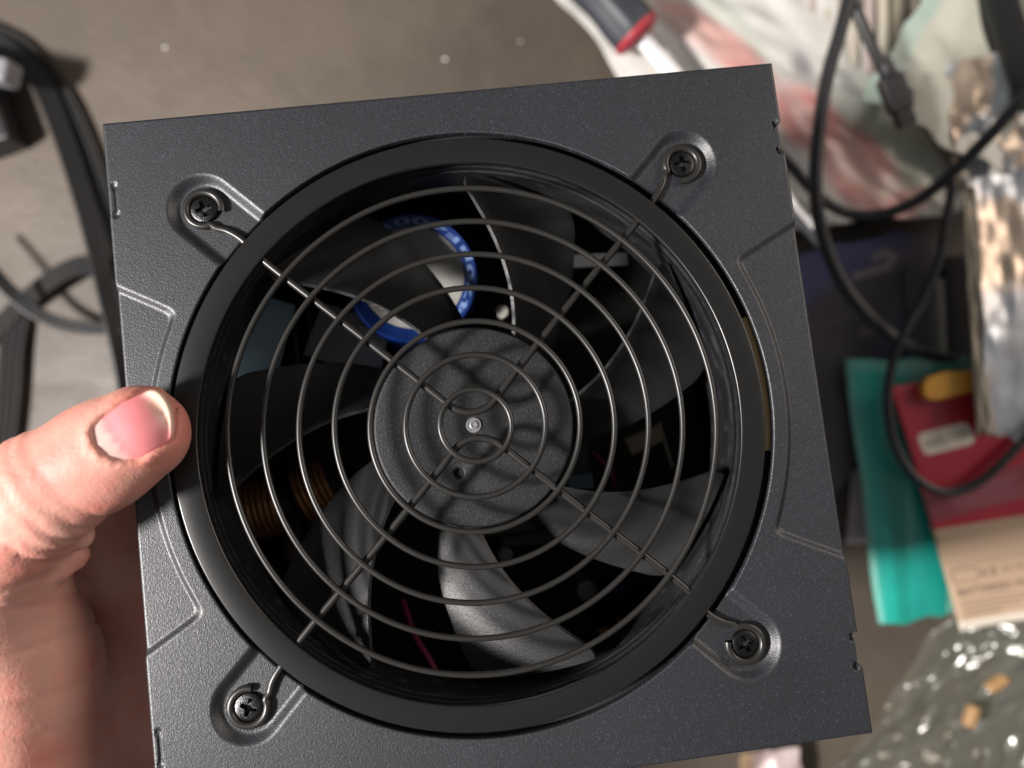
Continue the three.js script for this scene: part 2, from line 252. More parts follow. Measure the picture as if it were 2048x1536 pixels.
// inside, seen between the blades
{
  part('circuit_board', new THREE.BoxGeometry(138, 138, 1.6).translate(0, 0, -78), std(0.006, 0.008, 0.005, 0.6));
  const cap = new THREE.Group(); cap.name = 'capacitor'; psu.add(cap);
  const C = [-13.3, 41.0];
  const blue = phys(0.010, 0.042, 0.27, 0.36, { clearcoat: 0.25 });
  const wrap = canvasTex(1024, 128, (x, w, h) => { x.fillStyle = '#102c68'; x.fillRect(0, 0, w, h); x.fillStyle = '#7088b4'; x.font = 'bold 96px sans-serif'; x.textBaseline = 'middle'; x.fillText('470µF400V', 60, 68); });
  part('sleeve', lathe([[17.0, -76], [17.0, -31.6], [16.8, -30.8], [16.3, -30.5]], 80).translate(C[0], C[1], 0), blue, cap);
  { const pos = [], uv = [], idx = [], n = 120; for (let i = 0; i <= n; i++) { const a = i / n * Math.PI * 2 - 1.2; for (const [r, v] of [[13.3, 0], [16.35, 1]]) { pos.push(C[0] + r * Math.cos(a), C[1] + r * Math.sin(a), r < 15 ? -30.9 : -30.5); uv.push(i / n, v ? 0 : 1); } } for (let i = 0; i < n; i++) idx.push(2 * i, 2 * i + 1, 2 * i + 3, 2 * i, 2 * i + 3, 2 * i + 2);
    part('printed_rim', geoFrom(pos, idx, uv), phys(1, 1, 1, 0.35, { map: wrap }), cap); }
  part('can_top', lathe([[13.4, -31.2], [13.0, -31.0], [0, -31.0]], 64).translate(C[0], C[1], 0), std(0.32, 0.31, 0.285, 0.45), cap);
  const copper = std(0.6, 0.26, 0.10, 0.38, { metalness: 0.5 });
  for (const [x, y, n, tilt] of [[-61.5, -13.5, 6, 0.1], [-46.5, -10.5, 6, 0.3]]) {
    const g = new THREE.Group(); g.name = 'choke_coil'; psu.add(g);
    part('core', new THREE.CapsuleGeometry(6.3, 8, 6, 20).rotateZ(Math.PI / 2).rotateZ(tilt).translate(x, y, -54), M.dark, g);
    const pts = []; for (let i = 0; i <= n * 16; i++) { const a = i / 16 * Math.PI * 2, t = i / (n * 16) - 0.5; const lx = t * n * 1.62, ly = 7.6 * Math.cos(a), lz = 7.6 * Math.sin(a); pts.push([x + lx * Math.cos(tilt) - ly * Math.sin(tilt), y + lx * Math.sin(tilt) + ly * Math.cos(tilt), -54 + lz]); }
    part('copper_winding', tube(pts, 0.72, n * 24, 8), copper, g);
  }
  const sheet = phys(0.34, 0.5, 0.6, 0.2, { transmission: 0.25, thickness: 0 });
  part('insulating_sheet', new RoundedBoxGeometry(13, 27, 0.5, 2, 0.2).rotateY(0.5).rotateZ(-0.35).translate(-55, 28, -36), sheet);
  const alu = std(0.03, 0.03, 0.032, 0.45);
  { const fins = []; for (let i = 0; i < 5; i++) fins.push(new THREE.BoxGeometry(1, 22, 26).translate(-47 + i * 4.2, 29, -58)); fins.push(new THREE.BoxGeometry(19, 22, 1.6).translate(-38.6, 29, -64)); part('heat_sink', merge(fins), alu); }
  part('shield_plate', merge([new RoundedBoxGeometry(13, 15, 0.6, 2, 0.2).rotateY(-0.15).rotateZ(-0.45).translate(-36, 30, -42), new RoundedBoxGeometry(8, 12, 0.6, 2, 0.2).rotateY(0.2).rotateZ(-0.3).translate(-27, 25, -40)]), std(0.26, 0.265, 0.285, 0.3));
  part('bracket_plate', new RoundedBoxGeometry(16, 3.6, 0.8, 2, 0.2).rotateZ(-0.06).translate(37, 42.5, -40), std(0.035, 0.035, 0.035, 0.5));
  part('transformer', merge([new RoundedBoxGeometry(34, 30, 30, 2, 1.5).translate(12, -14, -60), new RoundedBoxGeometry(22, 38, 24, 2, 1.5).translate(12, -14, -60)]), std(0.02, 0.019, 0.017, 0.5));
  part('tape_wrap', new RoundedBoxGeometry(11, 5, 10, 2, 0.8).rotateZ(0.3).translate(45, -7.5, -52), std(0.26, 0.21, 0.13, 0.5));
  part('lead_pin', new THREE.CylinderGeometry(0.5, 0.5, 13, 10).rotateZ(0.15).translate(50.5, -9.5, -48), std(0.25, 0.22, 0.17, 0.4));
  const dome = (x, y, z, r, m) => part('small_capacitor', lathe([[r, z - 22], [r, z - 0.6], [r * 0.9, z - 0.1], [r * 0.6, z], [0, z]], 28).translate(x, y, 0), m);
  dome(9.2, 31.4, -40, 1.9, std(0.5, 0.48, 0.42, 0.4)); dome(23.6, -46.4, -48, 3, std(0.14, 0.14, 0.15, 0.35)); dome(33, -48, -52, 2.6, std(0.02, 0.02, 0.07, 0.35)); dome(2.5, -34, -46, 2.2, std(0.12, 0.12, 0.13, 0.4));
  part('terminal_block', new RoundedBoxGeometry(7, 4, 8, 2, 0.5).translate(24.3, -16.5, -43), std(0.09, 0.15, 0.19, 0.5));
  const pink = std(0.22, 0.03, 0.07, 0.45);
  part('lead_wire', tube([[-27, -44, -56], [-23.7, -51.9, -46], [-19.5, -59, -41], [-17.2, -66, -40], [-16, -70, -50]], 0.85, 40, 10), pink);
  part('lead_wire', tube([[30, -9, -50], [33.5, -15, -44], [35, -22, -50]], 0.8, 24, 10), pink);
  part('lead_wire', tube([[-56, -20, -60], [-54, -27, -52], [-47, -31, -54], [-40, -30, -62]], 3.2, 24, 10), std(0.12, 0.07, 0.07, 0.5));
  part('fuse_holder', merge([new THREE.BoxGeometry(3, 3, 4).translate(27, -59, -50), new THREE.BoxGeometry(2, 3, 4).translate(32, -57, -50)]), std(0.45, 0.2, 0.06, 0.5));
}

// ---------------------------------------------------------------- hand (local millimetre axes of the power supply)
const handGroup = thing('hand', 'bare hand gripping the power supply with its thumb on the front panel', 'hand');
handGroup.quaternion.copy(psu.quaternion); handGroup.position.copy(psu.position);
{
  // joints [x, y, z, radius]
  const bones = [
    [[-68.6, 6.2, 9.6, 9.6], [-76.0, 2.8, 9.4, 10.3], 3],           // thumb end
    [[-76.0, 2.8, 9.4, 10.3], [-88.8, -2.9, 8.0, 11.3], 3],
    [[-88.8, -2.9, 8.0, 11.3], [-101, -10.5, 4, 11.4], 3],          // joint of the thumb
    [[-101, -10.5, 4, 11.4], [-112, -22, -6, 15.0], 6],
    [[-109.5, -20, -10, 14.5], [-113.5, -42, -18, 19.2], 7],         // ball of the thumb
    [[-113.5, -42, -18, 19.2], [-116.5, -82, -22, 20.5], 7],
    [[-92.0, -4, -58, 15.0], [-95, -42, -60, 18.5], 5],             // palm against the side
    [[-95, -42, -60, 18.5], [-102, -92, -54, 20], 5],
    [[-114, -60, -32, 20], [-99, -50, -58, 17], 5],
    [[-98, -12, -42, 13], [-95, -28, -58, 17], 5],
    [[-103, -13, -38, 11], [-97, -12, -52, 13], 4], [[-101, -20, -40, 12], [-98, -30, -56, 16], 4],
    [[-110, -90, -32, 23], [-128, -150, -48, 25], 10],              // wrist
    [[-95, -4, -64, 10.5], [-84, -1, -92, 9.2], 4], [[-84, -1, -92, 9.2], [-60, 3, -97, 8.2], 3], [[-60, 3, -97, 8.2], [-42, 6, -95, 7.4], 3],
    [[-96, -20, -66, 10.8], [-84, -20, -93, 9.4], 4], [[-84, -20, -93, 9.4], [-56, -17, -98, 8.4], 3], [[-56, -17, -98, 8.4], [-36, -15, -95, 7.5], 3],
    [[-97, -38, -66, 10.6], [-85, -39, -93, 9.2], 4], [[-85, -39, -93, 9.2], [-59, -37, -97, 8.2], 3], [[-59, -37, -97, 8.2], [-41, -36, -95, 7.4], 3],
    [[-98, -56, -64, 9.8], [-87, -58, -92, 8.2], 4], [[-87, -58, -92, 8.2], [-66, -57, -96, 7.2], 3], [[-66, -57, -96, 7.2], [-51, -56, -94, 6.6], 3],
    [[-90.5, -12.2, 0.5, 4.0], [-86.2, -12.6, 0.2, 3.1], 2.2],       // fold of skin under the joint
    [[-93, -17.5, -6, 4.5], [-90.8, -17.2, -7, 3.2], 2.2],
  ];
  const nail = [[-73.08,7.51],[-72.14,8.88],[-68.82,11.46],[-65.05,13.5],[-62.61,13.84],[-61.04,12.29],[-60.05,9.69],[-59.93,6.7],[-60.51,4.06],[-62.8,2.6],[-66.04,1.02],[-68.91,1.12],[-70.74,2.08],[-72.47,4.49]];
  const ctr = nail.reduce((a, p) => [a[0] + p[0] / nail.length, a[1] + p[1] / nail.length], [0, 0]);
  const nailDist = (x, y) => { let d = 1e9, inside = false; for (let i = 0, j = nail.length - 1; i < nail.length; j = i++) { const [ax, ay] = nail[j], [bx, by] = nail[i]; const t = clamp(((x - ax) * (bx - ax) + (y - ay) * (by - ay)) / ((bx - ax) ** 2 + (by - ay) ** 2), 0, 1); d = Math.min(d, Math.hypot(x - ax - t * (bx - ax), y - ay - t * (by - ay))); if ((ay > y) !== (by > y) && x < (bx - ax) * (y - ay) / (by - ay) + ax) inside = !inside; } return inside ? -d : d; };
  const base = (x, y, z) => {
    let d = 1e3;
    for (const [A, B, k] of bones) {
      const bx = B[0] - A[0], by = B[1] - A[1], bz = B[2] - A[2], px = x - A[0], py = y - A[1], pz = z - A[2];
      const t = clamp((px * bx + py * by + pz * bz) / (bx * bx + by * by + bz * bz), 0, 1);
      const e = Math.hypot(px - t * bx, py - t * by, pz - t * bz) - (A[3] + (B[3] - A[3]) * t);
      const h = Math.max(k - Math.abs(d - e), 0) / k; d = Math.min(d, e) - h * h * k * 0.25;
    }
    return d;
  };
  const AX = Math.cos(-2.62), AY = Math.sin(-2.62);       // along the thumb, away from its tip
  const folds = [[[[-112, -33.5], [-103.4, -34.9], [-96.5, -34.7], [-90.3, -30.9]], 0.75, 0.8], [[[-110, -19], [-102.6, -21.8], [-96.9, -26], [-92, -27.7]], 0.45, 0.8], [[[-112, -42], [-104, -43.6], [-96.3, -45.7], [-89.2, -43.7]], 0.5, 0.9], [[[-99.6, -22.1], [-92.5, -20], [-87.4, -18.6]], 0.5, 0.8], [[[-112, -52], [-104, -51.5], [-94, -54]], 0.4, 1.0], [[[-111, -60], [-100, -59], [-92, -61]], 0.35, 1.0], [[[-104, -15.5], [-98, -14.2], [-92.5, -10.6]], 0.45, 0.7]];
  const sdf = (x, y, z) => {
    let d = base(x, y, z);
    if (d > 4 || d < -4) return d;
    if (z > 6 && x > -84) {                                // flatten under the nail, raise the fold round it
      const n = nailDist(x, y), w = sstep(6, 12, z);
      d += w * 0.7 * sstep(0.5, -0.5, n) - w * 0.55 * Math.exp(-(((n - 1.1) / 0.9) ** 2));
    }
    const u = (x + 88.8) * AX + (y + 2.9) * AY, top = sstep(0, 8, z);   // creases over the joint
    if (Math.abs(u) < 14 && x < -70) { const wob = 1.2 * (noise2(x * 0.5, y * 0.5, 71) - 0.5) + 0.02 * ((x + 88) * AY) ** 2; for (const [c, a, s] of [[-6.5, 0.22, 0.8], [-3.2, 0.35, 0.8], [0.4, 0.5, 0.9], [3.6, 0.3, 0.8], [7.4, 0.55, 1.0]]) d += 0.7 * top * a * Math.exp(-(((u - c + wob) / s) ** 2)); }
    if (x < -86 && z > -30) for (const [p, a, w] of folds) { let e = 1e3; for (let i = 0; i < p.length - 1; i++) { const [ax, ay] = p[i], [bx, by] = p[i + 1], t = clamp(((x - ax) * (bx - ax) + (y - ay) * (by - ay)) / ((bx - ax) ** 2 + (by - ay) ** 2), 0, 1); e = Math.min(e, Math.hypot(x - ax - t * (bx - ax), y - ay - t * (by - ay))); } d += 0.6 * a * Math.exp(-((e / w) ** 2)); }
    d += 0.22 * (noise3(x * 0.22, y * 0.22, z * 0.22, 72) - 0.5) + 0.04 * (noise3(x * 0.9, y * 0.9, z * 0.9, 73) - 0.5);
    // pressed flat where it meets the case
    if (x > -77.5 && z > -2 && z < 4) d = Math.max(d, -(z - 0.12));
    return d;
  };
  const lo = [-165, -178, -112], hi = [-22, 24, 26], C = 0.9, n = lo.map((l, i) => Math.ceil((hi[i] - l) / C) + 1), F = new Float32Array(n[0] * n[1] * n[2]).fill(9), B = 6;
  const at = (i, j, k) => (k * n[1] + j) * n[0] + i;
  for (let k = 0; k < n[2]; k += B) for (let j = 0; j < n[1]; j += B) for (let i = 0; i < n[0]; i += B) {
    const d = base(lo[0] + (i + B / 2) * C, lo[1] + (j + B / 2) * C, lo[2] + (k + B / 2) * C), far = Math.abs(d) > B * C * 0.87 + 3;
    for (let c = k; c < Math.min(n[2], k + B); c++) for (let b = j; b < Math.min(n[1], j + B); b++) for (let a = i; a < Math.min(n[0], i + B); a++) F[at(a, b, c)] = far ? d : sdf(lo[0] + a * C, lo[1] + b * C, lo[2] + c * C);
  }
  const id = new Int32Array(F.length).fill(-1), pos = [], idx = [];
  for (let k = 0; k < n[2] - 1; k++) for (let j = 0; j < n[1] - 1; j++) for (let i = 0; i < n[0] - 1; i++) {
    const f = []; for (let q = 0; q < 8; q++) f.push(F[at(i + (q & 1), j + (q >> 1 & 1), k + (q >> 2))]);
    let neg = 0; for (const v of f) if (v < 0) neg++;
    if (!neg || neg === 8) continue;
    let x = 0, y = 0, z = 0, m = 0;
    for (let a = 0; a < 8; a++) for (const bit of [1, 2, 4]) { const b = a | bit; if (a & bit || f[a] < 0 === f[b] < 0) continue; const t = f[a] / (f[a] - f[b]); x += (a & 1) + (bit === 1 ? t : 0); y += (a >> 1 & 1) + (bit === 2 ? t : 0); z += (a >> 2) + (bit === 4 ? t : 0); m++; }
    id[at(i, j, k)] = pos.length / 3; pos.push(lo[0] + (i + x / m) * C, lo[1] + (j + y / m) * C, lo[2] + (k + z / m) * C);
  }
  const quad = (a, b, c, d, flip) => { if (a < 0 || b < 0 || c < 0 || d < 0) return; flip ? idx.push(a, c, b, a, d, c) : idx.push(a, b, c, a, c, d); };
  for (let k = 1; k < n[2] - 1; k++) for (let j = 1; j < n[1] - 1; j++) for (let i = 1; i < n[0] - 1; i++) {
    const s = F[at(i, j, k)] < 0;
    if (s !== F[at(i + 1, j, k)] < 0) quad(id[at(i, j - 1, k - 1)], id[at(i, j, k - 1)], id[at(i, j, k)], id[at(i, j - 1, k)], !s);
    if (s !== F[at(i, j + 1, k)] < 0) quad(id[at(i - 1, j, k - 1)], id[at(i - 1, j, k)], id[at(i, j, k)], id[at(i, j, k - 1)], !s);
    if (s !== F[at(i, j, k + 1)] < 0) quad(id[at(i - 1, j - 1, k)], id[at(i, j - 1, k)], id[at(i, j, k)], id[at(i - 1, j, k)], !s);
  }
  const uv = [], col = [];
  for (let i = 0; i < pos.length; i += 3) {
    let [x, y, z] = [pos[i], pos[i + 1], pos[i + 2]];
    for (let r = 0; r < 2; r++) { const d = sdf(x, y, z), e = 0.3, g = [sdf(x + e, y, z) - sdf(x - e, y, z), sdf(x, y + e, z) - sdf(x, y - e, z), sdf(x, y, z + e) - sdf(x, y, z - e)], l = Math.hypot(...g) || 1; const s = clamp(d, -0.6, 0.6) * 0.9; x -= s * g[0] / l; y -= s * g[1] / l; z -= s * g[2] / l; }
    pos[i] = x; pos[i + 1] = y; pos[i + 2] = z; uv.push((x + 170) / 160, (y + 140 + z * 0.35) / 160);
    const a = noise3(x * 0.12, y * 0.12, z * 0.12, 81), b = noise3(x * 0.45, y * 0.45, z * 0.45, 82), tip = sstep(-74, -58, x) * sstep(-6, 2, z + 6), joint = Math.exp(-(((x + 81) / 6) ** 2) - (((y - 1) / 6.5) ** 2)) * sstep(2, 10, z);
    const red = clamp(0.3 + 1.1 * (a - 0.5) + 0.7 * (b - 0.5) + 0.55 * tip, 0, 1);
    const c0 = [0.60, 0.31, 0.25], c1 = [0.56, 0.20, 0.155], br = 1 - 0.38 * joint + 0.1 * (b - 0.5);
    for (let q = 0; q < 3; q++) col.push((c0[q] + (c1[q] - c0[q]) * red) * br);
  }
  // fine lines of the skin
  const lines = []; { const r = rng(91); for (let k = 0; k < 420; k++) lines.push([r() * 2048, r() * 2048, (r() - 0.5) * 1.6 + (r() < 0.5 ? 0.5 : -0.7), 40 + r() * 150, 0.2 + r() * 0.5]); }
  const sk = new Float32Array(2048 * 2048).fill(0); for (const [x0, y0, a, l, w] of lines) { let x = x0, y = y0, t = a; for (let i = 0; i < l; i++) { t += (noise2(x * 0.02, y * 0.02, 93) - 0.5) * 0.09; x += Math.cos(t); y += Math.sin(t); const X = (x | 0) & 2047, Y = (y | 0) & 2047, e = w * Math.sin(Math.PI * i / l); for (let q = -1; q <= 1; q++) sk[((Y + q) & 2047) * 2048 + X] = Math.max(sk[((Y + q) & 2047) * 2048 + X], e * (q ? 0.5 : 1)); } }
  const skin = tex(2048, (i, j) => 0.55 + 0.3 * (noise2(i / 5 + 3 * noise2(i / 30, j / 30, 95), j / 9, 94) - 0.5) + 0.3 * (noise2(i / 12, j / 4.5, 96) - 0.5) - 0.5 * sk[j * 2048 + i], false, 1);
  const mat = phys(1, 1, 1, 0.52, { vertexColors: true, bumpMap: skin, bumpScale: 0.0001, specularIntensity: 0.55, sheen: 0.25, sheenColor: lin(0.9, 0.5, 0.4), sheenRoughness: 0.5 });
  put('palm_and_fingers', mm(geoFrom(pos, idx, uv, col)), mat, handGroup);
  // thumbnail laid on the flattened bed
  const rays = (x, y) => { let z = 24; for (let i = 0; i < 60; i++) { const d = base(x, y, z); z -= d * 0.8; if (d < 0.02) break; } return z; };
  const NR = 14, NA = 72, p2 = [], i2 = [], c2 = [], out = [];
  for (let a = 0; a < NA; a++) { const t = a / NA * nail.length, i = Math.floor(t), f = t - i, g = (k) => nail[(i + k + nail.length) % nail.length]; const cr = (q) => { const A = g(-1)[q], B2 = g(0)[q], C2 = g(1)[q], D = g(2)[q]; return 0.5 * (2 * B2 + (C2 - A) * f + (2 * A - 5 * B2 + 4 * C2 - D) * f * f + (3 * B2 - A - 3 * C2 + D) * f ** 3); }; out.push([cr(0), cr(1)]); }
  const tipDir = [-AX, -AY]; let tmin = 1e9, tmax = -1e9; for (const o of out) { const t = o[0] * tipDir[0] + o[1] * tipDir[1]; tmin = Math.min(tmin, t); tmax = Math.max(tmax, t); }
  const zc = rays(ctr[0], ctr[1]);
  for (let r = 0; r <= NR; r++) for (let a = 0; a < NA; a++) {
    const f = Math.min(1, r / (NR - 1)), x = ctr[0] + (out[a][0] - ctr[0]) * f, y = ctr[1] + (out[a][1] - ctr[1]) * f, t = (x * tipDir[0] + y * tipDir[1] - tmin) / (tmax - tmin);
    const zr = Math.max(rays(x, y), zc - 3.6); p2.push(x, y, zr + 0.2 * Math.max(0, zc - zr) * sstep(0.5, 1, t) - 0.28 + (r === NR ? -1.1 : 0.12 * (1 - f * f)));
    const ca = [0.62, 0.40, 0.37], cb = [0.70, 0.22, 0.235], cc = [0.68, 0.42, 0.34], cd = [0.60, 0.44, 0.33];
    const k1 = sstep(0.13, 0.26, t + 0.02 * Math.sin(a)), k2 = sstep(0.72, 0.86, t), k3 = sstep(0.9, 0.99, t);
    for (let q = 0; q < 3; q++) { let v = ca[q] + (cb[q] - ca[q]) * k1; v += (cc[q] - v) * k2; v += (cd[q] - v) * k3; c2.push(v); }
  }
  for (let r = 0; r < NR; r++) for (let a = 0; a < NA; a++) { const b = (a + 1) % NA, A = r * NA + a, Bq = r * NA + b; i2.push(A, A + NA, Bq + NA, A, Bq + NA, Bq); }
  tag(put('thumbnail', mm(geoFrom(p2, i2, null, c2)), phys(1, 1, 1, 0.4, { vertexColors: true, clearcoat: 0.2, clearcoatRoughness: 0.3, specularIntensity: 0.8 }), handGroup), 'short pink nail with a pale crescent and edge');
}

// ---------------------------------------------------------------- things on the table
// a crumpled sheet over four corners: height(u, v) in metres, tint(u, v, x, z) the print on it
function creases(n, seed, soft = 0.012) { const r = rng(seed), L = []; for (let i = 0; i < n; i++) { const a = r() * Math.PI; L.push([Math.cos(a), Math.sin(a), r() * 1.6 - 0.3, (r() - 0.5) * 2, 0.15 + r() * 0.5]); } const f = (u, v) => { let h = 0; for (const [a, b, c, k, w] of L) { const d = a * u + b * v - c; h += k * Math.max(0, w - Math.sqrt(d * d + soft * soft)); } return h; }; let lo = 1e9, hi = -1e9; for (let i = 0; i <= 24; i++) for (let j = 0; j <= 24; j++) { const h = f(i / 24, j / 24); lo = Math.min(lo, h); hi = Math.max(hi, h); } return (u, v) => (f(u, v) - (lo + hi) / 2) / (hi - lo); }
function sheetGeo(c, nu, nv, height, thick, tint, ragged = 0, seed = 1) {
  const pos = [], uv = [], col = [], idx = [], N = (nu + 1) * (nv + 1);
  for (const side of [1, 0]) for (let j = 0; j <= nv; j++) for (let i = 0; i <= nu; i++) {
    const u = i / nu, v = j / nv, eu = ragged * (noise2(v * 7, 0, seed) - 0.5) * (1 - Math.abs(2 * u - 1) * 0) , ev = ragged * (noise2(u * 7, 9, seed) - 0.5), U = u + eu * Math.abs(2 * u - 1), W = v + ev * Math.abs(2 * v - 1);
    const q = (k) => (c[0][k] * (1 - U) + c[1][k] * U) * (1 - W) + (c[3][k] * (1 - U) + c[2][k] * U) * W;
    const x = q(0), z = q(2), y = Math.max(0.0006, q(1) + height(u, v)); pos.push(x, y + (side ? thick : 0), z); uv.push(u, 1 - v);
    if (tint) col.push(...tint(u, v, x, z));
  }
  for (let j = 0; j < nv; j++) for (let i = 0; i < nu; i++) { const a = j * (nu + 1) + i, b = a + nu + 1; idx.push(a, b, b + 1, a, b + 1, a + 1, a + N, b + 1 + N, b + N, a + N, a + 1 + N, b + 1 + N); }
  const rim = []; for (let i = 0; i <= nu; i++) rim.push(i); for (let j = 1; j <= nv; j++) rim.push(j * (nu + 1) + nu); for (let i = nu - 1; i >= 0; i--) rim.push(nv * (nu + 1) + i); for (let j = nv - 1; j >= 1; j--) rim.push(j * (nu + 1));
  for (let k = 0; k < rim.length; k++) { const a = rim[k], b = rim[(k + 1) % rim.length]; idx.push(a, b, b + N, a, b + N, a + N); }
  return geoFrom(pos, idx, uv, tint ? col : null);
}
function centred(o) { o.geometry.computeBoundingBox(); const b = o.geometry.boundingBox, c = b.getCenter(new THREE.Vector3()), y = b.min.y; o.geometry.translate(-c.x, -y, -c.z); o.position.set(c.x, y, c.z); return o; }
const blob = (x, z, c, rx, rz, ang = 0, soft = 0.35) => { const X = x - c[0], Z = z - c[2], a = X * Math.cos(ang) + Z * Math.sin(ang), b = -X * Math.sin(ang) + Z * Math.cos(ang); return 1 - sstep(1 - soft, 1 + soft, Math.hypot(a / rx, b / rz)); };
const mixc = (a, b, t) => [a[0] + (b[0] - a[0]) * t, a[1] + (b[1] - a[1]) * t, a[2] + (b[2] - a[2]) * t];
const VC = (rough, o = {}) => phys(1, 1, 1, rough, { vertexColors: true, ...o });

{ // white bag with red print
  const cr = creases(26, 3), R1 = [[0.0872,0.018,-0.1471]], R2 = [[0.1253,0.018,-0.1139]], R3 = [[0.1492,0.018,-0.0904]], R4 = [[0.169,0.016,-0.078]], G1 = [[0.0846,0.018,-0.1599]], D1 = [[0.1248,0.018,-0.1374]], G2 = [[0.1637,0.018,-0.1]];
  const tint = (u, v, x, z) => {
    let c = [0.58, 0.565, 0.535]; const n = noise2(u * 9, v * 9, 44), f = noise2(u * 40, v * 40, 45);
    c = mixc(c, [0.50, 0.52, 0.42], blob(x, z, G2[0], 0.03, 0.022, 0.6, 0.8));
    c = mixc(c, [0.47, 0.51, 0.44], blob(x, z, G1[0], 0.034, 0.014, 0.75, 0.6) * 0.6);
    const red = [0.66, 0.21, 0.19];
    for (const [P, a, b, t] of [[R1[0], 0.030, 0.0085, 0.66], [R2[0], 0.017, 0.012, 0.75], [R3[0], 0.030, 0.0135, 0.88], [R4[0], 0.011, 0.006, -0.4]]) c = mixc(c, red, clamp(blob(x, z, P, a, b, t, 0.3) * (0.35 + 0.75 * n), 0, 0.85));
    c = mixc(c, [0.10, 0.09, 0.12], blob(x, z, D1[0], 0.006, 0.004, 1, 0.6) * 0.8);
    return mixc(c, [0.5, 0.47, 0.43], 0.2 * f);
  };
  tag(centred(put('plastic_bag', sheetGeo([[0.0101,0.008,-0.18],[0.1394,0.012,-0.1823],[0.1981,0.012,-0.0735],[0.0943,0.006,-0.0626]], 150, 150, (u, v) => 0.003 + 0.007 * Math.sin(Math.PI * clamp(u, 0, 1)) * Math.sin(Math.PI * v) + 0.016 * cr(u, v) + 0.003 * noise2(u * 14, v * 14, 46), 0.0004, tint, 0.06, 4), VC(0.38, { clearcoat: 0.3, clearcoatRoughness: 0.3 }), scene)), 'crumpled white plastic bag with faded red print under the screwdriver', 'plastic bag');
}
{ // slatted beige tray
  const t = thing('ribbed_tray', 'beige ribbed tray showing between the white bag and the pale green bag', 'tray', [0.1624,0.002,-0.1584]);
  put('tray_base', new THREE.BoxGeometry(0.07, 0.002, 0.075).translate(0, 0.001, 0), std(0.22, 0.19, 0.16, 0.6), t);
  const cols = [[0.40, 0.33, 0.30], [0.42, 0.37, 0.30], [0.33, 0.29, 0.22], [0.46, 0.42, 0.34]], mats = cols.map((c) => std(...c, 0.5)), g = new RoundedBoxGeometry(0.0042, 0.008, 0.074, 2, 0.0012);
  for (let i = 0; i < 11; i++) { const s = put('slat', g, mats[(i * 7) % 4], t); s.position.set(-0.0315 + i * 0.0063, 0.006, 0); s.rotation.y = 0.03 * ((i % 3) - 1); }
}
{ // pale green bag
  const cr = creases(18, 9), tint = (u, v) => mixc(mixc([0.47, 0.47, 0.37], [0.52, 0.50, 0.42], noise2(u * 5, v * 5, 51)), [0.32, 0.46, 0.40], sstep(0.2, 0.08, u) * 0.7);
  tag(centred(put('plastic_bag', sheetGeo([[0.1758,0.026,-0.1708],[0.2309,0.026,-0.1728],[0.205,0.024,-0.0878],[0.1445,0.024,-0.1182]], 90, 90, (u, v) => 0.010 * cr(u, v) + 0.003, 0.0004, tint, 0.05, 7), VC(0.35, { clearcoat: 0.3, clearcoatRoughness: 0.3 }), scene)), 'pale green plastic bag with a teal edge behind the cable plug', 'plastic bag');
}
{ // antistatic bags
  const foil = (r, g, b, rough) => phys(r, g, b, rough, { metalness: 0.85 });
  const c1 = creases(20, 17, 0.03), c2 = creases(22, 23, 0.025);
  const tintA = (u, v) => mixc([0.42, 0.45, 0.46], [0.55, 0.43, 0.33], sstep(0.4, 0.7, noise2(u * 4, v * 4, 61)));
  tag(centred(put('antistatic_bag', sheetGeo([[0.1783,0.022,-0.1306],[0.2323,0.024,-0.1455],[0.2323,0.024,-0.0731],[0.1883,0.018,-0.0733]], 110, 110, (u, v) => 0.014 * c1(u, v) + 0.003 * noise2(u * 10, v * 10, 62), 0.0004, tintA, 0.04, 11), VC(0.4, { metalness: 0.5 }), scene)), 'grey creased antistatic bag under the curving black cable', 'antistatic bag');
  const bag = thing('antistatic_bag', 'shiny silver antistatic bag with a brown sealed edge beside the red card', 'antistatic bag', [0.205,0.034,-0.0261]);
  const o = centred(put('foil', sheetGeo([[0.184,0.035,-0.0804],[0.2287,0.035,-0.0951],[0.2307,0.035,0.0278],[0.1875,0.036,0.0203]], 120, 180, (u, v) => 0.009 * c2(u, v) + 0.002 * noise2(u * 9, v * 14, 63) + 0.003 * Math.sin(Math.PI * clamp(v, 0, 1)), 0.0004, (u, v) => mixc([0.66, 0.68, 0.72], [0.74, 0.58, 0.45], sstep(0.35, 0.75, noise2(u * 3, v * 6, 64))), 0.05, 12), VC(0.38, { metalness: 0.5 }), scene));
  scene.remove(o); o.position.sub(bag.position); bag.add(o);
  const e = centred(put('sealed_edge', sheetGeo([[0.179,0.041,-0.0764],[0.184,0.042,-0.0781],[0.1892,0.042,0.0203],[0.1846,0.041,0.0199]], 12, 80, (u, v) => 0.0015 * noise2(u * 4, v * 12, 65), 0.0006, (u, v) => mixc([0.34, 0.285, 0.21], [0.42, 0.36, 0.28], noise2(u * 6, v * 30, 66)), 0.03, 13), VC(0.45, { metalness: 0.1 }), scene));
  scene.remove(e); e.position.sub(bag.position); bag.add(e);
}
